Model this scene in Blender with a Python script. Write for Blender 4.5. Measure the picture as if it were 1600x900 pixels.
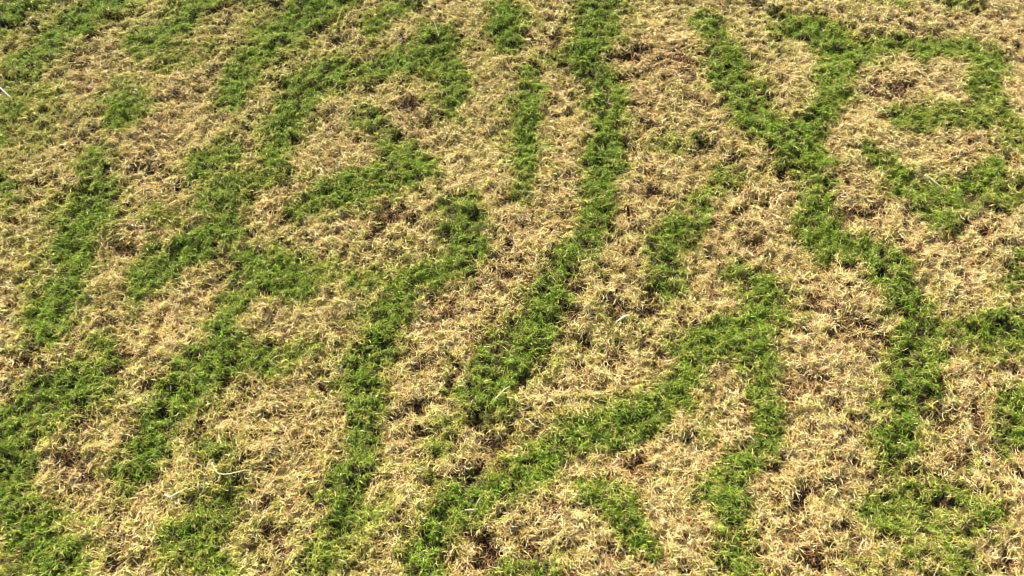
import bpy, math
import numpy as np
for o in list(bpy.data.objects): bpy.data.objects.remove(o, do_unlink=True)
scene = bpy.context.scene
C = scene.collection
R = math.radians
# ---------------------------------------------------------------- camera
CAM_H, PITCH = 1.78, 58.0
cd = bpy.data.cameras.new('camera'); cam = bpy.data.objects.new('camera', cd); C.objects.link(cam)
cd.lens = 29.5; cd.sensor_width = 36.0; cd.sensor_fit = 'HORIZONTAL'
cd.clip_start = 0.05; cd.clip_end = 2000
cam.location = (0, 0, CAM_H); cam.rotation_euler = (R(90 - PITCH), 0, 0)
scene.camera = cam
# ---------------------------------------------------------------- sky and sun
SUN_EL, SUN_AZ = 36.0, -28.0          # azimuth measured from +Y (away from the camera) towards +X
w = bpy.data.worlds.new('World'); scene.world = w; w.use_nodes = True
nt = w.node_tree; bg = nt.nodes['Background']
sky = nt.nodes.new('ShaderNodeTexSky'); sky.sky_type = 'NISHITA'; sky.sun_disc = False
sky.sun_elevation = R(SUN_EL); sky.sun_rotation = R(SUN_AZ)
nt.links.new(sky.outputs[0], bg.inputs[0]); bg.inputs[1].default_value = 0.05
sl = bpy.data.lights.new('sun', 'SUN'); so = bpy.data.objects.new('sun', sl); C.objects.link(so)
sl.energy = 5.0; sl.angle = R(0.5); sl.color = (1, .93, .77)
so.rotation_euler = (R(90 - SUN_EL), 0, R(180 - SUN_AZ))
so.location = (0, 0, 5)
scene.view_settings.view_transform = 'Standard'; scene.view_settings.look = 'None'
scene.view_settings.exposure = 1.54; scene.view_settings.gamma = 1
scene.render.engine = 'CYCLES'
scene.cycles.max_bounces = 5
scene.cycles.pixel_filter_type = 'BLACKMAN_HARRIS'; scene.cycles.filter_width = 1.0
# ---------------------------------------------------------------- the pattern of the lawn, in metres on the ground
# BANDS: runs of living green grass as (x, y, half width, strength); HOLLOWS: thin brown spots (x, y, radius)
BANDS = [
  [(-1.601,2.104,0.07,1),(-1.552,2.169,0.065,1)],
  [(-1.278,2.209,0.071,1),(-1.329,2.133,0.069,1),(-1.369,2.06,0.061,1),(-1.413,1.974,0.071,1),(-1.445,1.919,0.059,1)],
  [(-1.442,1.878,0.043,0.6),(-1.44,1.748,0.048,0.6),(-1.454,1.648,0.049,0.7)],
  [(-1.364,1.773,0.057,0.5),(-1.362,1.799,0.048,0.5)],
  [(-0.958,2.194,0.059,0.8),(-1.016,2.178,0.066,0.8)],
  [(-1.028,2.089,0.056,1),(-1.101,2.017,0.072,1),(-1.121,1.974,0.05,1)],
  [(-1.069,1.919,0.051,0.6),(-1.002,1.919,0.052,0.6),(-0.95,1.946,0.047,0.5)],
  [(-1.121,1.773,0.053,0.8),(-1.128,1.727,0.063,1),(-1.143,1.677,0.037,1),(-1.087,1.672,0.041,0.8)],
  [(-0.562,2.209,0.067,1),(-0.642,2.118,0.072,1),(-0.712,2.045,0.075,1),(-0.768,1.96,0.07,1),(-0.802,1.878,0.053,1),(-0.815,1.786,0.041,1),(-0.811,1.71,0.028,0.7)],
  [(-0.846,2.194,0.034,0.6),(-0.811,2.169,0.033,0.6)],
  [(-1.394,1.461,0.026,1),(-1.366,1.417,0.035,1),(-1.357,1.363,0.031,0.5)],
  [(-1.159,1.564,0.037,0.8),(-1.155,1.479,0.031,0.8),(-1.103,1.417,0.05,1),(-1.121,1.353,0.074,1),(-1.137,1.29,0.068,1),(-1.148,1.239,0.042,1),(-1.113,1.17,0.042,0.8),(-1.124,1.112,0.057,1),(-1.123,1.038,0.064,1),(-1.135,0.988,0.046,0.9)],
  [(-0.816,1.541,0.049,0.9),(-0.86,1.495,0.048,0.9)],
  [(-0.651,1.502,0.043,0.7),(-0.721,1.45,0.048,0.7),(-0.778,1.428,0.049,0.85),(-0.773,1.353,0.041,0.8),(-0.735,1.286,0.03,1)],
  [(-0.736,1.29,0.04,1),(-0.826,1.239,0.044,1),(-0.889,1.189,0.051,1),(-0.925,1.131,0.041,1),(-0.939,1.103,0.024,0.8)],
  [(-0.951,1.353,0.029,0.5),(-0.868,1.321,0.028,0.5)],
  [(-0.642,1.564,0.038,0.9),(-0.659,1.502,0.039,0.7),(-0.693,1.439,0.036,0.6),(-0.736,1.385,0.04,0.7)],
  [(-0.216,2.017,0.062,1),(-0.309,1.933,0.056,1),(-0.402,1.892,0.042,1),(-0.497,1.878,0.057,1),(-0.57,1.851,0.06,1),(-0.618,1.786,0.058,1),(-0.636,1.71,0.053,1),(-0.653,1.636,0.045,1),(-0.655,1.553,0.035,0.9)],
  [(-0.232,1.933,0.049,1),(-0.186,1.851,0.054,1),(-0.174,1.773,0.046,1),(-0.184,1.71,0.028,0.8)],
  [(-0.325,2.178,0.05,0.7),(-0.384,2.148,0.047,0.8),(-0.436,2.06,0.038,0.9)],
  [(-0.024,2.148,0.05,1),(-0.02,2.074,0.058,1),(-0.01,1.988,0.041,1)],
  [(-0.408,1.697,0.038,0.8),(-0.359,1.636,0.035,0.8),(-0.36,1.6,0.032,0.6),(-0.312,1.557,0.048,1),(-0.261,1.518,0.043,1),(-0.298,1.484,0.051,1),(-0.365,1.45,0.051,1),(-0.424,1.435,0.046,1),(-0.483,1.417,0.046,1),(-0.53,1.385,0.045,1),(-0.574,1.353,0.031,1)],
  [(-0.145,1.378,0.043,1),(-0.132,1.331,0.05,1),(-0.103,1.269,0.051,1),(-0.128,1.209,0.054,1),(-0.179,1.179,0.052,1),(-0.242,1.15,0.047,1),(-0.272,1.112,0.04,1),(-0.297,1.056,0.043,1),(-0.313,1.02,0.038,1),(-0.33,0.949,0.041,1),(-0.362,0.881,0.051,1),(-0.338,0.815,0.036,1),(-0.327,0.752,0.03,1),(-0.342,0.706,0.037,1),(-0.356,0.646,0.043,1),(-0.372,0.588,0.046,1),(-0.348,0.532,0.046,0.8),(-0.375,0.465,0.044,0.65),(-0.409,0.419,0.043,0.65)],
  [(-0.676,1.209,0.042,1),(-0.658,1.17,0.056,1),(-0.598,1.15,0.058,1),(-0.536,1.108,0.042,1)],
  [(-0.679,1.103,0.037,1),(-0.699,1.038,0.035,1),(-0.697,0.967,0.043,1),(-0.692,0.915,0.057,1),(-0.747,0.848,0.065,1),(-0.781,0.783,0.058,1),(-0.794,0.721,0.047,1),(-0.821,0.683,0.037,1),(-0.83,0.646,0.03,1),(-0.849,0.605,0.023,1)],
  [(-0.683,0.906,0.043,1),(-0.608,0.915,0.039,0.9),(-0.55,0.929,0.036,0.8),(-0.484,0.949,0.029,0.6)],
  [(-0.536,1.17,0.039,0.7),(-0.436,1.15,0.031,0.7),(-0.339,1.147,0.028,0.7)],
  [(0.061,1.865,0.036,0.9),(0.047,1.773,0.039,1),(0.036,1.648,0.045,1),(0.044,1.553,0.044,1),(0.035,1.461,0.04,0.9),(0.014,1.395,0.033,0.7)],
  [(0.294,2.163,0.061,1),(0.269,2.074,0.075,1),(0.224,1.974,0.057,1),(0.202,1.905,0.053,1),(0.257,1.865,0.053,1),(0.275,1.786,0.048,1),(0.276,1.697,0.045,1),(0.261,1.6,0.048,1),(0.255,1.507,0.054,1),(0.241,1.417,0.043,1),(0.229,1.342,0.046,1),(0.196,1.269,0.047,1),(0.148,1.209,0.044,1),(0.105,1.15,0.038,1),(0.079,1.075,0.047,1),(0.047,1.002,0.057,1),(0,0.932,0.064,1),(-0.053,0.873,0.056,1),(-0.074,0.815,0.04,1),(-0.029,0.791,0.029,0.9)],
  [(0.077,1.919,0.039,0.6),(0.165,1.946,0.044,0.6)],
  [(-0.081,0.807,0.023,0.6),(-0.145,0.729,0.022,0.6),(-0.172,0.691,0.022,0.7)],
  [(-0.169,0.628,0.015,0.7),(-0.174,0.623,0.015,0.7)],
  [(0.603,1.473,0.04,0.6),(0.543,1.417,0.038,0.7),(0.48,1.321,0.04,0.9),(0.433,1.269,0.047,1),(0.394,1.209,0.054,1),(0.404,1.122,0.041,1),(0.405,1.084,0.027,0.7)],
  [(0.358,1.273,0.027,0.7),(0.373,1.249,0.031,0.8)],
  [(0.598,2.118,0.043,1),(0.619,2.017,0.047,1),(0.636,1.919,0.059,1),(0.657,1.799,0.063,1),(0.687,1.722,0.051,1),(0.725,1.636,0.048,1),(0.787,1.576,0.072,1),(0.832,1.511,0.057,1),(0.832,1.439,0.029,0.9),(0.802,1.331,0.051,1),(0.819,1.269,0.066,1),(0.859,1.225,0.051,1)],
  [(0.853,2.06,0.054,1),(0.949,2.045,0.066,1),(0.983,1.988,0.057,1),(1.031,1.938,0.043,1),(0.978,1.878,0.048,1),(0.928,1.773,0.042,1),(0.873,1.697,0.044,1),(0.809,1.619,0.039,1)],
  [(1.045,1.938,0.038,0.9),(1.173,1.988,0.041,0.9),(1.267,1.974,0.042,0.9),(1.359,1.955,0.054,1),(1.43,1.919,0.055,1),(1.391,1.851,0.044,1),(1.36,1.773,0.043,0.9),(1.374,1.685,0.051,0.8),(1.419,1.624,0.053,0.8)],
  [(1.162,2.194,0.039,0.7),(1.26,2.181,0.039,0.7)],
  [(1.393,2.185,0.038,0.6),(1.467,2.194,0.038,0.6)],
  [(1.114,1.685,0.042,0.9),(1.169,1.672,0.041,0.8),(1.288,1.702,0.037,0.9),(1.372,1.677,0.044,0.8),(1.433,1.612,0.042,0.8)],
  [(1.023,1.53,0.047,0.9),(1.05,1.479,0.048,0.9),(1.105,1.422,0.048,0.9),(1.188,1.411,0.048,1),(1.29,1.466,0.039,1),(1.343,1.511,0.026,0.8)],
  [(1.187,1.406,0.048,1),(1.249,1.385,0.041,0.9),(1.379,1.417,0.04,0.7)],
  [(1.111,1.348,0.037,0.8),(1.165,1.327,0.032,0.8)],
  [(0.931,1.205,0.053,1),(0.954,1.15,0.059,1),(0.972,1.093,0.054,1),(0.988,1.02,0.054,1),(0.985,0.949,0.057,1),(0.945,0.865,0.061,1),(0.898,0.783,0.054,1),(0.865,0.706,0.045,1),(0.844,0.661,0.025,0.9)],
  [(1.312,1.209,0.021,1),(1.28,1.17,0.03,1),(1.25,1.127,0.024,0.8)],
  [(1.033,0.967,0.031,0.6),(1.134,0.993,0.045,0.9),(1.176,0.97,0.058,1),(1.244,0.976,0.055,1)],
  [(1.141,0.941,0.025,0.9),(1.141,0.915,0.021,0.8)],
  [(1.185,0.807,0.035,0.9),(1.149,0.76,0.042,0.9),(1.128,0.706,0.037,0.9)],
  [(0.589,1.147,0.04,0.8),(0.637,1.093,0.046,1),(0.61,1.02,0.045,1),(0.542,0.984,0.045,1),(0.459,0.941,0.046,1),(0.407,0.881,0.043,1),(0.37,0.815,0.043,1),(0.307,0.768,0.041,1),(0.217,0.736,0.041,1),(0.129,0.706,0.043,1),(0.071,0.676,0.049,1),(0.014,0.631,0.036,1),(-0.056,0.588,0.041,1),(-0.11,0.56,0.05,1),(-0.15,0.519,0.046,1),(-0.174,0.465,0.042,1),(-0.174,0.406,0.038,1)],
  [(0.61,1.02,0.047,1),(0.581,0.932,0.042,0.9),(0.595,0.832,0.035,0.9),(0.575,0.752,0.033,1),(0.575,0.706,0.028,1),(0.508,0.646,0.039,0.9),(0.458,0.588,0.048,1),(0.47,0.519,0.046,0.9),(0.467,0.452,0.04,0.9),(0.5,0.406,0.034,0.9)],
  [(0.688,1.02,0.025,0.4),(0.674,1.075,0.029,0.6)],
  [(0.192,0.588,0.033,1),(0.24,0.546,0.032,1),(0.27,0.491,0.026,1),(0.293,0.471,0.02,0.8)],
  [(-0.007,0.436,0.027,0.8),(0.06,0.423,0.029,0.8)],
  [(0.767,0.539,0.038,0.75),(0.854,0.56,0.045,0.8),(0.937,0.56,0.049,0.8),(1.02,0.539,0.04,0.75)],
  [(0.945,0.491,0.04,0.65),(0.795,0.485,0.037,0.6)],
  [(0.911,0.465,0.037,0.75),(0.953,0.426,0.043,0.9)],
  [(0.858,0.691,0.036,0.8),(0.849,0.624,0.04,0.7),(0.858,0.574,0.04,0.8)],
  [(0.727,0.452,0.03,0.6),(0.741,0.426,0.03,0.5)],
  [(1.032,0.624,0.017,0.8),(1.043,0.614,0.017,0.6)],
  [(0.854,0.617,0.035,0.4),(0.847,0.646,0.032,0.6)],
  [(-0.955,0.915,0.033,0.8),(-0.975,0.865,0.057,1),(-1.04,0.828,0.06,1),(-1.086,0.783,0.052,1),(-1.135,0.752,0.048,1),(-1.147,0.698,0.052,1),(-1.11,0.646,0.045,1),(-1.096,0.574,0.043,1),(-1.048,0.519,0.038,0.9),(-0.99,0.485,0.043,1),(-0.949,0.458,0.053,1),(-0.949,0.413,0.061,1)],
  [(-0.996,0.941,0.038,0.6),(-1.015,0.898,0.037,0.8)],
  [(-1.077,0.706,0.027,0.7),(-1.083,0.631,0.026,0.8)],
  [(-0.694,0.694,0.026,0.7),(-0.633,0.673,0.025,0.6),(-0.646,0.624,0.028,0.5)],
  [(-0.596,0.581,0.032,0.5),(-0.645,0.546,0.057,0.85),(-0.674,0.485,0.051,0.9),(-0.611,0.439,0.042,0.7)],
  [(-0.6,0.452,0.035,0.4),(-0.662,0.426,0.035,0.5)],
  [(-0.288,0.546,0.027,0.5),(-0.257,0.498,0.027,0.4)],
  [(0.396,1.605,0.029,0.5),(0.523,1.612,0.025,0.6)],
  [(0.451,1.799,0.032,0.4),(0.487,1.786,0.027,0.4)],
  [(-1.363,1.588,0.046,0.3),(-1.316,1.672,0.042,0.4)],
  [(-0.897,0.646,0.016,0.3),(-0.856,0.624,0.019,0.4)],
  [(0.44,0.783,0.021,0.4),(0.402,0.706,0.02,0.3)],
]
HOLLOWS = [(-1.241,1.911,0.04),(-1.286,1.83,0.033),(-1.248,1.794,0.024),(-0.917,2.139,0.026),(-1.584,2.08,0.025),(-1.095,1.988,0.022),(-0.739,2.163,0.036),(-0.595,2.06,0.041),(-0.283,2.148,0.042),(-0.158,2.039,0.025),(-0.423,1.799,0.027),(-0.296,1.727,0.038),(-0.562,1.786,0.021),(0.359,1.946,0.04),(0.409,1.971,0.031),(0.517,1.892,0.037),(0.116,1.919,0.022),(0.25,1.905,0.025),(0.53,1.753,0.027),(1.382,2.178,0.039),(1.054,1.892,0.028),(0.823,2.118,0.022),(1.146,1.799,0.03),(1.251,1.807,0.03),(0.802,1.66,0.02),(-1.268,1.45,0.025),(-1.275,1.413,0.017),(-1.333,1.327,0.024),(-0.998,1.233,0.032),(-0.873,1.225,0.021),(-0.734,1.189,0.021),(-0.832,1.112,0.023),(-0.626,1.45,0.036),(-0.681,1.417,0.028),(-0.322,1.342,0.041),(-0.36,1.29,0.029),(-0.154,1.389,0.025),(-0.377,1.209,0.021),(0.379,1.413,0.033),(0.42,1.391,0.025),(0.266,1.259,0.024),(0.098,1.189,0.024),(0.391,1.185,0.031),(0.436,1.179,0.018),(0.528,1.576,0.037),(0.331,1.572,0.026),(0.756,1.502,0.025),(0.973,1.374,0.03),(0.898,1.342,0.03),(1.145,1.286,0.04),(1.242,1.391,0.022),(0.777,1.174,0.023),(0.881,1.116,0.023),(1.022,1.199,0.018),(0.754,1.122,0.021),(-0.979,0.768,0.03),(-1.058,0.812,0.026),(-1.091,0.799,0.019),(-0.911,0.906,0.029),(-0.879,0.999,0.025),(-0.969,1.02,0.028),(-0.149,1.042,0.03),(-0.226,1.011,0.025),(-0.19,1.075,0.025),(-0.255,1.093,0.018),(-0.514,0.783,0.021),(-0.566,0.744,0.026),(-0.448,0.848,0.024),(0.251,1.035,0.038),(0.353,1.038,0.03),(0.141,1.02,0.025),(0.116,0.967,0.02),(0.177,0.958,0.025),(0.15,0.873,0.031),(0.195,0.865,0.022),(0.345,0.812,0.014),(0.266,0.915,0.022),(0.78,1.011,0.042),(0.842,1.011,0.032),(0.802,0.967,0.03),(0.754,1.038,0.028),(0.707,0.873,0.026),(0.741,0.853,0.024),(1.176,0.981,0.025),(1.137,0.929,0.02),(0.954,0.812,0.026),(0.915,1.053,0.025),(0.991,0.984,0.022),(0.922,0.832,0.019),(-0.935,0.631,0.029),(-0.995,0.668,0.027),(-1.043,0.502,0.024),(-0.817,0.439,0.028),(-0.665,0.508,0.024),(-0.871,0.546,0.022),(-0.788,0.631,0.025),(-0.294,0.61,0.022),(-0.304,0.571,0.018),(-0.534,0.498,0.026),(-0.498,0.485,0.019),(-0.047,0.454,0.036),(-0.13,0.525,0.017),(-0.245,0.519,0.015),(-0.215,0.706,0.016),(0.262,0.649,0.029),(0.281,0.624,0.025),(0.062,0.539,0.024),(0.04,0.471,0.026),(0.113,0.454,0.023),(0.2,0.445,0.036),(0.097,0.574,0.029),(0.126,0.602,0.022),(0.372,0.439,0.019),(0.642,0.607,0.034),(0.636,0.557,0.024),(0.596,0.539,0.024),(0.744,0.546,0.02),(0.928,0.553,0.02),(1.11,0.628,0.027),(0.609,0.462,0.024),(0.867,0.668,0.034),(0.992,0.658,0.023),(1.015,0.639,0.02),(-0.043,0.691,0.046),(-0.084,0.631,0.025),(1.176,0.881,0.029),(1.042,0.783,0.035),(0.994,0.768,0.028),(0.652,0.815,0.021),(0.863,0.832,0.019),(0.749,0.783,0.021),]
STRAWS = [
  ('stout pale cream straw lying slanted across the green turf near the right edge', 0.0042, [(1.096,1.435,0.053),(1.108,1.417,0.054),(1.121,1.398,0.054),(1.141,1.379,0.048)], (0.86, 0.78, 0.52)),
  ('short thick whitish straw at the far left edge of the lawn', 0.005, [(-1.484,1.778,0.038),(-1.455,1.751,0.042),(-1.429,1.728,0.038)], (0.82, 0.74, 0.6)),
  ('thin upright dry stalk, left one of the pair above the long green arch', 0.0026, [(-0.491,1.918,0.028),(-0.492,1.923,0.058),(-0.488,1.922,0.088),(-0.484,1.929,0.108)], (0.8, 0.68, 0.42)),
  ('thin dry stalk bowed at its tip, right of the upright thin stalk', 0.0026, [(-0.474,1.94,0.028),(-0.463,1.934,0.058),(-0.463,1.933,0.088),(-0.47,1.96,0.098),(-0.472,1.962,0.108)], (0.8, 0.7, 0.48)),
  ('faint curved stalk lying above the green patch left of the top centre', 0.0024, [(-0.247,2.049,0.058),(-0.234,2.024,0.053),(-0.226,1.998,0.048),(-0.219,1.973,0.043)], (0.8, 0.7, 0.5)),
  ('long upright pale straw with a crook, near the lower left corner', 0.003, [(-0.66,0.577,0.028),(-0.658,0.597,0.038),(-0.653,0.615,0.053),(-0.65,0.636,0.058),(-0.642,0.645,0.058)], (0.84, 0.74, 0.46)),
  ('long straw bent like a hook on the green turf near the lower left corner', 0.003, [(-0.647,0.641,0.048),(-0.637,0.624,0.053),(-0.628,0.614,0.053),(-0.611,0.611,0.053),(-0.59,0.615,0.053),(-0.568,0.623,0.048)], (0.84, 0.76, 0.44)),
  ('pale yellow straw beside the green band at the left edge', 0.0032, [(-1.199,0.988,0.038),(-1.195,1.001,0.043),(-1.189,1.015,0.048)], (0.84, 0.76, 0.48)),
  ('short white straw bridging a dark hollow near the centre of the lawn', 0.0045, [(0.248,0.993,0.038),(0.261,1,0.042),(0.28,1.014,0.038)], (0.9, 0.86, 0.78)),
  ('light green curved stem resting on the lower end of the central green band', 0.004, [(-0.04,0.789,0.043),(-0.027,0.801,0.046),(-0.016,0.812,0.048),(-0.003,0.823,0.042)], (0.62, 0.68, 0.36)),
  ('short straw standing out of the green band at the bottom centre', 0.003, [(-0.079,0.541,0.038),(-0.074,0.547,0.053),(-0.066,0.561,0.058)], (0.84, 0.74, 0.42)),
  ('short straw lying level on the green band at the bottom centre', 0.0035, [(-0.099,0.537,0.043),(-0.088,0.537,0.044),(-0.076,0.537,0.042)], (0.86, 0.76, 0.44)),
  ("bleached frayed blade in the bare straw right of the hooked straw's hollow", 0.0036, [(-0.738,0.573,0.038),(-0.723,0.565,0.044),(-0.711,0.572,0.044),(-0.699,0.583,0.038)], (0.92, 0.86, 0.74)),
  ("fine yellow straw leaning over the left green band's edge", 0.0022, [(-0.82,0.782,0.038),(-0.808,0.796,0.05),(-0.799,0.81,0.053)], (0.84, 0.76, 0.36)),
  ('short brown straw lying beside the middle green band, left of centre', 0.0034, [(-0.254,0.95,0.038),(-0.239,0.958,0.042),(-0.225,0.969,0.038)], (0.72, 0.56, 0.34)),
  ('thin pale straw near the upper right side of the long green arch', 0.0024, [(-0.513,1.468,0.038),(-0.506,1.451,0.042),(-0.501,1.443,0.038)], (0.86, 0.78, 0.6)),
]

rng = np.random.default_rng(7)

def lattice(n, seed):
    return np.random.default_rng(seed).random((n, n)).astype(np.float32)
LAT = {}
def noise(x, y, scale, seed):
    """smooth value noise in 0..1 with cells of 'scale' metres"""
    if seed not in LAT: LAT[seed] = lattice(1024, seed)
    L = LAT[seed]
    a, b = x/scale + 211.3, y/scale + 97.7
    i, j = np.floor(a).astype(int), np.floor(b).astype(int)
    f, g = a - i, b - j
    f = f*f*(3-2*f); g = g*g*(3-2*g)
    i0, i1, j0, j1 = i % 1024, (i+1) % 1024, j % 1024, (j+1) % 1024
    return (L[i0, j0]*(1-f) + L[i1, j0]*f)*(1-g) + (L[i0, j1]*(1-f) + L[i1, j1]*f)*g
def sstep(a, b, t):
    t = np.clip((t-a)/(b-a), 0, 1); return t*t*(3-2*t)

# the fields are laid out once on a fine grid over the lawn, then read by every blade
GX0, GX1, GY0, GY1, GS = -4.6, 4.6, -1.2, 6.0, 0.006
gx = np.arange(GX0, GX1, GS); gy = np.arange(GY0, GY1, GS)
XX, YY = np.meshgrid(gx, gy, indexing='ij')
wx = XX + (noise(XX, YY, .09, 11)-.5)*.03 + (noise(XX, YY, .03, 12)-.5)*.05
wy = YY + (noise(XX, YY, .09, 13)-.5)*.03 + (noise(XX, YY, .03, 14)-.5)*.05
green = np.zeros_like(XX)
def win(x0, x1, y0, y1):
    return (slice(max(int((x0-GX0)/GS), 0), max(int((x1-GX0)/GS), 0)), slice(max(int((y0-GY0)/GS), 0), max(int((y1-GY0)/GS), 0)))
for band in BANDS:
    for (ax, ay, ar, ag), (bx, by, br, bg_) in zip(band[:-1], band[1:]):
        m = 2.6*max(ar, br) + .08
        sl_ = win(min(ax, bx)-m, max(ax, bx)+m, min(ay, by)-m, max(ay, by)+m)
        X, Y = wx[sl_], wy[sl_]
        if X.size == 0: continue
        dx, dy = bx-ax, by-ay; l2 = dx*dx+dy*dy + 1e-9
        t = np.clip(((X-ax)*dx+(Y-ay)*dy)/l2, 0, 1)
        d = np.hypot(X-ax-t*dx, Y-ay-t*dy)/(ar+(br-ar)*t)
        v = (ag+(bg_-ag)*t)*(1-.68*sstep(.5, 1.4, d)-.32*sstep(1.0, 2.3, d))
        green[sl_] = np.maximum(green[sl_], v)
# beyond what the bands cover the same wavy pattern goes on
far = 1-abs(noise(XX, YY, .42, 31)*.6+noise(XX, YY, .23, 32)*.4-.5)/.11
far = np.clip(far, 0, 1)*.95
half = np.clip(1.07 + .323*(YY-.41), .95, 9)
inside = (1-sstep(0, .14, abs(XX)-half)) * sstep(.30, .40, YY) * (1-sstep(2.21, 2.32, YY))
green = green*inside + far*(1-inside)
hollow = np.zeros_like(XX)
for hx, hy, hr in HOLLOWS:
    sl_ = win(hx-2*hr, hx+2*hr, hy-2*hr, hy+2*hr)
    X, Y = wx[sl_], wy[sl_]
    d = np.hypot((X-hx), (Y-hy)*1.0)/hr
    hollow[sl_] = np.maximum(hollow[sl_], 1-sstep(.35, 1.25, d))
n1 = noise(XX, YY, .13, 41); n2 = noise(XX, YY, .055, 42); n3 = noise(XX, YY, .026, 43)
pits = sstep(.52, .66, noise(XX, YY, .019, 51)*.45 + noise(XX, YY, .0095, 52)*.55) * (.5+.5*sstep(.3, .6, noise(XX, YY, .2, 53)))
hollow = np.clip(.8*hollow*sstep(.34, .62, n2*.5+n3*.5+.1) + pits*.9, 0, 1)
n4 = noise(XX, YY, .0135, 44)
relief = .020*(n1-.5) + .008*(n2-.5) + .008*(n3-.5) + .016*(n4-.5) + .003*green - .020*hollow
edge = sstep(0, .5, np.minimum(np.minimum(XX-GX0, GX1-XX), np.minimum(YY-GY0, GY1-YY)))
relief = relief*edge
def read(F, x, y):
    a = np.clip((x-GX0)/GS, 0, F.shape[0]-1.01); b = np.clip((y-GY0)/GS, 0, F.shape[1]-1.01)
    i, j = a.astype(int), b.astype(int); f, g = a-i, b-j
    return (F[i, j]*(1-f)+F[i+1, j]*f)*(1-g) + (F[i, j+1]*(1-f)+F[i+1, j+1]*f)*g

# ---------------------------------------------------------------- materials
def blade_material(name, rough, trans, spec):
    m = bpy.data.materials.new(name); m.use_nodes = True
    t = m.node_tree; t.nodes.clear()
    out = t.nodes.new('ShaderNodeOutputMaterial'); mix = t.nodes.new('ShaderNodeMixShader')
    p = t.nodes.new('ShaderNodeBsdfPrincipled'); tr = t.nodes.new('ShaderNodeBsdfTranslucent')
    a = t.nodes.new('ShaderNodeAttribute'); a.attribute_name = 'tint'
    p.inputs['Roughness'].default_value = rough; p.inputs['Specular IOR Level'].default_value = spec
    mix.inputs[0].default_value = trans
    L = t.links.new
    L(a.outputs['Color'], p.inputs['Base Color']); L(a.outputs['Color'], tr.inputs['Color'])
    L(p.outputs[0], mix.inputs[1]); L(tr.outputs[0], mix.inputs[2]); L(mix.outputs[0], out.inputs[0])
    return m
M_green = blade_material('living grass blade', .5, .32, .22)
M_yellow = blade_material('yellowing grass blade', .5, .2, .35)
M_dry = blade_material('dead grass blade', .5, .14, .4)

def soil_material():
    m = bpy.data.materials.new('soil and thatch'); m.use_nodes = True
    t = m.node_tree; p = t.nodes['Principled BSDF']; L = t.links.new
    tc = t.nodes.new('ShaderNodeTexCoord')
    n = t.nodes.new('ShaderNodeTexNoise'); n.inputs['Scale'].default_value = 90; n.inputs['Detail'].default_value = 6
    r = t.nodes.new('ShaderNodeValToRGB')
    r.color_ramp.elements[0].position = .35; r.color_ramp.elements[0].color = (.022, .014, .008, 1)
    r.color_ramp.elements[1].position = .7; r.color_ramp.elements[1].color = (.055, .034, .018, 1)
    L(tc.outputs['Object'], n.inputs['Vector']); L(n.outputs['Fac'], r.inputs[0])
    # the turf beyond the modelled blades: mottled straw and green
    n2 = t.nodes.new('ShaderNodeTexNoise'); n2.inputs['Scale'].default_value = 2.2; n2.inputs['Detail'].default_value = 8
    r2 = t.nodes.new('ShaderNodeValToRGB')
    r2.color_ramp.elements[0].position = .44; r2.color_ramp.elements[0].color = (.06, .10, .02, 1)
    r2.color_ramp.elements[1].position = .54; r2.color_ramp.elements[1].color = (.3, .22, .11, 1)
    L(tc.outputs['Object'], n2.inputs['Vector']); L(n2.outputs['Fac'], r2.inputs[0])
    a = t.nodes.new('ShaderNodeAttribute'); a.attribute_name = 'outer'
    mx = t.nodes.new('ShaderNodeMix'); mx.data_type = 'RGBA'
    L(a.outputs['Fac'], mx.inputs['Factor']); L(r.outputs[0], mx.inputs['A']); L(r2.outputs[0], mx.inputs['B'])
    L(mx.outputs['Result'], p.inputs['Base Color'])
    p.inputs['Roughness'].default_value = .95; p.inputs['Specular IOR Level'].default_value = .2
    b = t.nodes.new('ShaderNodeBump'); b.inputs['Strength'].default_value = .6; b.inputs['Distance'].default_value = .004
    L(n.outputs['Fac'], b.inputs['Height']); L(b.outputs[0], p.inputs['Normal'])
    return m

# ---------------------------------------------------------------- ground: one sheet from the lawn to the horizon
def grid_axis(a, b, step):
    core = np.arange(a, b+step/2, step)
    out = np.geomspace(.05, 400, 26)
    return np.concatenate([a-out[::-1], core, b+out])
ax_, ay_ = grid_axis(-4.4, 4.4, .016), grid_axis(-1.0, 5.8, .016)
X, Y = np.meshgrid(ax_, ay_, indexing='ij')
Z = read(relief, X.ravel(), Y.ravel()).reshape(X.shape) - .005
out_ = (X < -4.4) | (X > 4.4) | (Y < -1) | (Y > 5.8)
Z[out_] = 0
co = np.stack([X, Y, Z], -1).reshape(-1, 3)
nx, ny = X.shape
ii = np.arange(nx*ny).reshape(nx, ny)
quads = np.stack([ii[:-1, :-1], ii[1:, :-1], ii[1:, 1:], ii[:-1, 1:]], -1).reshape(-1, 4)
def raw_mesh(name, co, quads, mat, smooth=True):
    me = bpy.data.meshes.new(name)
    me.vertices.add(len(co)); me.vertices.foreach_set('co', co.astype(np.float32).ravel())
    n = len(quads)
    me.loops.add(n*4); me.loops.foreach_set('vertex_index', quads.astype(np.int32).ravel())
    me.polygons.add(n); me.polygons.foreach_set('loop_start', np.arange(0, n*4, 4, dtype=np.int32))
    me.update(calc_edges=True)
    if smooth: me.polygons.foreach_set('use_smooth', np.ones(n, dtype=bool))
    me.materials.append(mat)
    ob = bpy.data.objects.new(name, me); C.objects.link(ob)
    return ob
ground = raw_mesh('ground', co, quads, soil_material())
ground['kind'] = 'structure'
at = ground.data.attributes.new('outer', 'FLOAT', 'POINT')
at.data.foreach_set('value', sstep(0, .6, np.maximum(abs(X)-3.6, np.maximum(-.6-Y, Y-5.0))).astype(np.float32).ravel())

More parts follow.
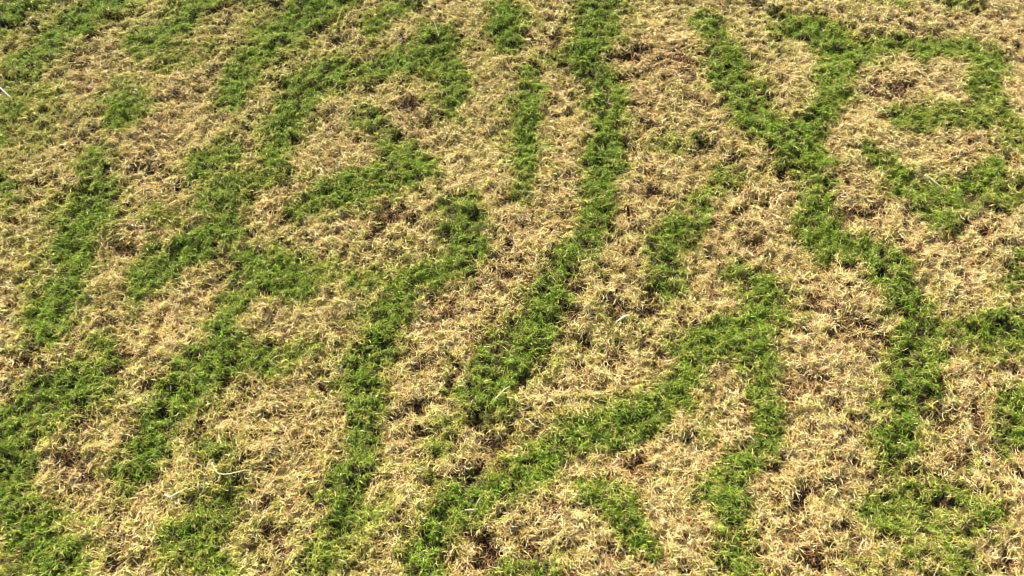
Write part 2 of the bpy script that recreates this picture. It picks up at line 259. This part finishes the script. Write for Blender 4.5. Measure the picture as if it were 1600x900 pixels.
# ---------------------------------------------------------------- grass
def place(density, fine):
    """random root points; 'fine' is the lawn before the camera, the rest is its surroundings"""
    n = int((GX1-GX0-.8)*(GY1-GY0-.8)*density)
    x = rng.uniform(GX0+.4, GX1-.4, n); y = rng.uniform(GY0+.4, GY1-.4, n)
    near = (abs(x) < 1.06+.34*np.clip(y-.4, 0, 9)+.30) & (y > .12) & (y < 2.65)
    k = near if fine else ~near
    return x[k], y[k]

def clump(x, y, size, pull):
    """pull roots towards jittered tuft centres; return the offset from the centre too"""
    i, j = np.floor(x/size).astype(int), np.floor(y/size).astype(int)
    L1, L2 = lattice(1024, 77), lattice(1024, 78)
    cx = (i+.15+.7*L1[i % 1024, j % 1024])*size; cy = (j+.15+.7*L2[i % 1024, j % 1024])*size
    nx_, ny_ = x+(cx-x)*pull, y+(cy-y)*pull
    return nx_, ny_, np.arctan2(y-cy, x-cx), L1[(i*7) % 1024, (j*5) % 1024]

def ribbons(name, mat, x, y, az, el, length, width, droop, bend, col, tipcol, blunt, lift=0.0, segs=3):
    n = len(x); s = segs
    P = np.zeros((n, s+1, 3)); Dv = np.zeros((n, s+1, 3))
    P[:, 0, 0], P[:, 0, 1] = x, y
    P[:, 0, 2] = read(relief, x, y) - .002 + lift
    a, e = az.copy(), el.copy(); st = length/s
    for k in range(s+1):
        Dv[:, k] = np.stack([np.cos(e)*np.cos(a), np.cos(e)*np.sin(a), np.sin(e)], -1)
        if k < s:
            P[:, k+1] = P[:, k] + Dv[:, k]*st[:, None]
        kink = rng.normal(0, .16, n)
        a = a + bend/s + kink; e = e - droop/s + rng.normal(0, .12, n)
    floor_ = read(relief, P[..., 0].ravel(), P[..., 1].ravel()).reshape(n, s+1) + .001 + rng.uniform(0, .005, n)[:, None]
    P[:, 1:, 2] = np.maximum(P[:, 1:, 2], floor_[:, 1:])
    up = np.zeros_like(Dv); up[..., 2] = 1
    side = np.cross(Dv, up); side /= np.linalg.norm(side, axis=-1, keepdims=True)+1e-6
    nor = np.cross(side, Dv)
    roll = rng.normal(0, .75, n)[:, None] + np.linspace(0, 1, s+1)[None]*rng.normal(0, .7, n)[:, None]
    side = side*np.cos(roll)[..., None] + nor*np.sin(roll)[..., None]
    prof = np.interp(np.linspace(0, 1, s+1), [0, .3, .7, 1], [.8, 1, .8, .12])[None]*np.ones((n, 1))
    prof[:, -1] = np.where(blunt, .6, .1)
    hw = (prof*width[:, None]/2)[..., None]
    V = np.stack([P-side*hw, P+side*hw], 2).reshape(-1, 3)       # n, s+1, 2
    base = (np.arange(n)*(s+1)*2)[:, None]; k = np.arange(s)[None]*2
    q = np.stack([base+k, base+k+1, base+k+3, base+k+2], -1).reshape(-1, 4)
    ob = raw_mesh(name, V, q, mat)
    t = np.clip(np.linspace(-.9, 1, s+1), 0, 1)[None, :, None]
    cc = col[:, None]*(1-t) + tipcol[:, None]*t
    cc = np.repeat(cc[:, :, None], 2, 2).reshape(-1, 3)
    rgba = np.concatenate([np.clip(cc, 0, 1), np.ones((len(cc), 1))], 1).astype(np.float32)
    at = ob.data.attributes.new('tint', 'FLOAT_COLOR', 'POINT'); at.data.foreach_set('color', rgba.ravel())
    ob['kind'] = 'stuff'
    return ob

def vary(rgb, n, s):
    c = np.array(rgb)[None]*np.exp(rng.normal(0, s, n))[:, None]
    return c*np.exp(rng.normal(0, s*.3, (n, 3)))

def joined(parts):  # several batches of one kind of grass become ONE mesh
    return [np.concatenate([p[i] for p in parts]) for i in range(len(parts[0]))]

GREEN, YELLOW, DRY = [], [], []
for fine, dens, sc in ((True, 168000, .74), (False, 26000, 1.8)):
    x, y = place(dens, fine)
    x0, y0, rad, cl = clump(x, y, .015*sc, .4)
    x, y = x0, y0
    g = read(green, x, y); h = read(hollow, x, y)
    keep = rng.random(len(x)) > h*.95
    x, y, rad, cl, g, h = [v[keep] for v in (x, y, rad, cl, g, h)]
    n = len(x)
    nA = noise(x, y, .05, 61); nB = noise(x, y, .30, 62)
    # leftward and upward the dead grass still holds more yellow green
    yel = np.clip(.45 - .20*x + .05*(y-1.4) + (nB-.5)*.7, .05, .95)
    nC = noise(x, y, .02, 64)
    score = g*1.27 + (nA-.5)*.32 + (nC-.5)*.42 + rng.normal(0, .32, n)
    score = np.where(rng.random(n) < .15, score*.45, score)        # dead blades stay mixed among the living
    isg = score > .61
    isy = ~isg & ((score + .5*(yel-.40) + rng.normal(0, .17, n)) > .265)
    isd = ~isg & ~isy
    comb = noise(x, y, .5, 63)*2*math.pi*1.2 + .3
    rnd = rng.uniform(-math.pi, math.pi, n)
    def ang(wr, wc, wn):
        vx = wr*np.cos(rad)+wc*np.cos(comb)+wn*np.cos(rnd); vy = wr*np.sin(rad)+wc*np.sin(comb)+wn*np.sin(rnd)
        return np.arctan2(vy, vx)
    # living blades: radiate from their tuft, arching
    k = isg; m = int(k.sum()); az = ang(.8, .15, .8)[k]
    f = np.clip((score[k]-.58)/.6, 0, 1)[:, None]
    col = vary((.33, .36, .03), m, .26)*(1-f) + vary((.125, .262, .011), m, .45)*f; warm = rng.random(m) < .22
    col[warm] = vary((.33, .39, .05), int(warm.sum()), .2)
    tip = col*1.0; dt = rng.random(m) < .22; tip[dt] = vary((.46, .40, .16), int(dt.sum()), .15)
    GREEN.append((x[k], y[k], az, np.clip(rng.normal(.75, .32, m), .15, 1.4), rng.uniform(.012, .026, m)*sc, rng.uniform(.0011, .0021, m)*sc,
                  rng.uniform(.5, 1.7, m), rng.normal(0, .5, m), col, tip, rng.random(m) < .4))
    k = isy; m = int(k.sum()); az = ang(.6, .3, 1.0)[k]
    col = vary((.37, .42, .05), m, .26); br = rng.random(m) < .38
    col[br] = vary((.60, .49, .15), int(br.sum()), .18)
    YELLOW.append((x[k], y[k], az, np.clip(rng.normal(.5, .3, m), .05, 1.3), rng.uniform(.012, .027, m)*sc, rng.uniform(.0011, .0019, m)*sc,
                   rng.uniform(.4, 1.6, m), rng.normal(0, .9, m), col, col*1.05, rng.random(m) < .5))
    k = isd; m = int(k.sum()); az = ang(.25, .55, 1.2)[k]
    f = np.clip(.5+.22*x[k]+(nB[k]-.5)*.8, 0, 1)[:, None]
    col = vary((.64, .47, .165), m, .42)*(1-f) + vary((.72, .55, .245), m, .42)*f
    pick = rng.random(m)
    br = pick < .28; col[br] = vary((.42, .25, .09), int(br.sum()), .25)
    br = pick > .80; col[br] = vary((.78, .66, .40), int(br.sum()), .12)
    br = (pick > .60) & (pick < .60+.14*yel[k]*1.6); col[br] = vary((.50, .46, .10), int(br.sum()), .2)
    dk = h[k] > .35; col[dk] *= np.array((.62, .48, .44))       # old rotted thatch in the thin spots
    DRY.append((x[k], y[k], az, np.clip(rng.normal(.26, .24, m), -.05, 1.2), rng.uniform(.014, .038, m)*sc, rng.uniform(.0011, .0019, m)*sc,
                rng.uniform(.0, .9, m), rng.normal(0, 1.5, m), col, col*1.06, rng.random(m) < .6))
    # the flat mat of thatch beneath
    x, y = place(dens*.10, fine); m = len(x)
    x, y = x[:m], y[:m]
    col = vary((.12, .07, .035), m, .3)
    DRY.append((x, y, rng.uniform(-3.14, 3.14, m), rng.normal(.05, .1, m), rng.uniform(.012, .028, m)*sc, rng.uniform(.0011, .002, m)*sc,
                rng.uniform(-.2, .4, m), rng.normal(0, 1.4, m), col, col, rng.random(m) < .6))
ob = ribbons('green_grass', M_green, *joined(GREEN))
ob['label'] = 'living green grass growing in wavy bands across the lawn'; ob['category'] = 'grass'
ob = ribbons('yellowing_grass', M_yellow, *joined(YELLOW))
ob['label'] = 'half dead yellow green grass fringing the wavy green bands'; ob['category'] = 'grass'
ob = ribbons('dry_grass', M_dry, *joined(DRY))
ob['label'] = 'dead straw coloured matted grass between the green bands'; ob['category'] = 'grass'
print('blades', [len(v[0]) for v in GREEN+YELLOW+DRY])

# ---------------------------------------------------------------- single straws lying on top
def straw_material():
    m = bpy.data.materials.new('bleached straw'); m.use_nodes = True
    t = m.node_tree; p = t.nodes['Principled BSDF']; L = t.links.new
    oi = t.nodes.new('ShaderNodeAttribute'); oi.attribute_type = 'OBJECT'; oi.attribute_name = 'tint'
    tc = t.nodes.new('ShaderNodeTexCoord'); n = t.nodes.new('ShaderNodeTexNoise'); n.inputs['Scale'].default_value = 140
    mr = t.nodes.new('ShaderNodeMapRange'); mr.inputs['To Min'].default_value = .72; mr.inputs['To Max'].default_value = 1.05
    hs = t.nodes.new('ShaderNodeHueSaturation')
    L(tc.outputs['Object'], n.inputs['Vector']); L(n.outputs['Fac'], mr.inputs['Value']); L(mr.outputs[0], hs.inputs['Value'])
    L(oi.outputs['Color'], hs.inputs['Color']); L(hs.outputs[0], p.inputs['Base Color'])
    p.inputs['Roughness'].default_value = .45
    return m
M_straw = straw_material()
def smooth_path(pts, k=5):
    p = np.array(pts, float); p = np.vstack([2*p[0]-p[1], p, 2*p[-1]-p[-2]]); out = []
    for i in range(1, len(p)-2):
        for t in np.linspace(0, 1, k, endpoint=False):
            a, b, c, d = p[i-1:i+3]
            out.append(.5*(2*b+(c-a)*t+(2*a-5*b+4*c-d)*t*t+(3*b-a-3*c+d)*t**3))
    out.append(p[-2]); return np.array(out)
for label, wid, pts, tint in STRAWS:
    P = smooth_path(pts); o0 = P[0].copy(); P = P-o0; n = len(P); S = 7
    T = np.gradient(P, axis=0); T /= np.linalg.norm(T, axis=1, keepdims=True)+1e-9
    ref = np.array([0, .3, .95]); A = np.cross(T, ref); A /= np.linalg.norm(A, axis=1, keepdims=True)+1e-9; B = np.cross(A, T)
    rr = wid*.42*np.interp(np.linspace(0, 1, n), [0, .1, .5, .52, .9, 1], [.75, 1, .9, 1.12, .75, .35])
    th = np.arange(S)*2*math.pi/S
    V = P[:, None]+rr[:, None, None]*(np.cos(th)[None, :, None]*A[:, None]+np.sin(th)[None, :, None]*B[:, None]*.7)
    V = V.reshape(-1, 3); f = []
    for i in range(n-1):
        for j in range(S): f.append((i*S+j, i*S+(j+1) % S, (i+1)*S+(j+1) % S, (i+1)*S+j))
    caps = [tuple(range(S))[::-1], tuple(range((n-1)*S, n*S))]
    me = bpy.data.meshes.new('straw'); me.from_pydata(V.tolist(), [], f+caps); me.update()
    me.polygons.foreach_set('use_smooth', [True]*len(me.polygons)); me.materials.append(M_straw)
    ob = bpy.data.objects.new('straw', me); C.objects.link(ob); ob.location = o0
    ob['tint'] = [float(v)*.58 for v in tint]
    ob['label'] = label; ob['category'] = 'straw'; ob['group'] = 'loose straws lying on the lawn'
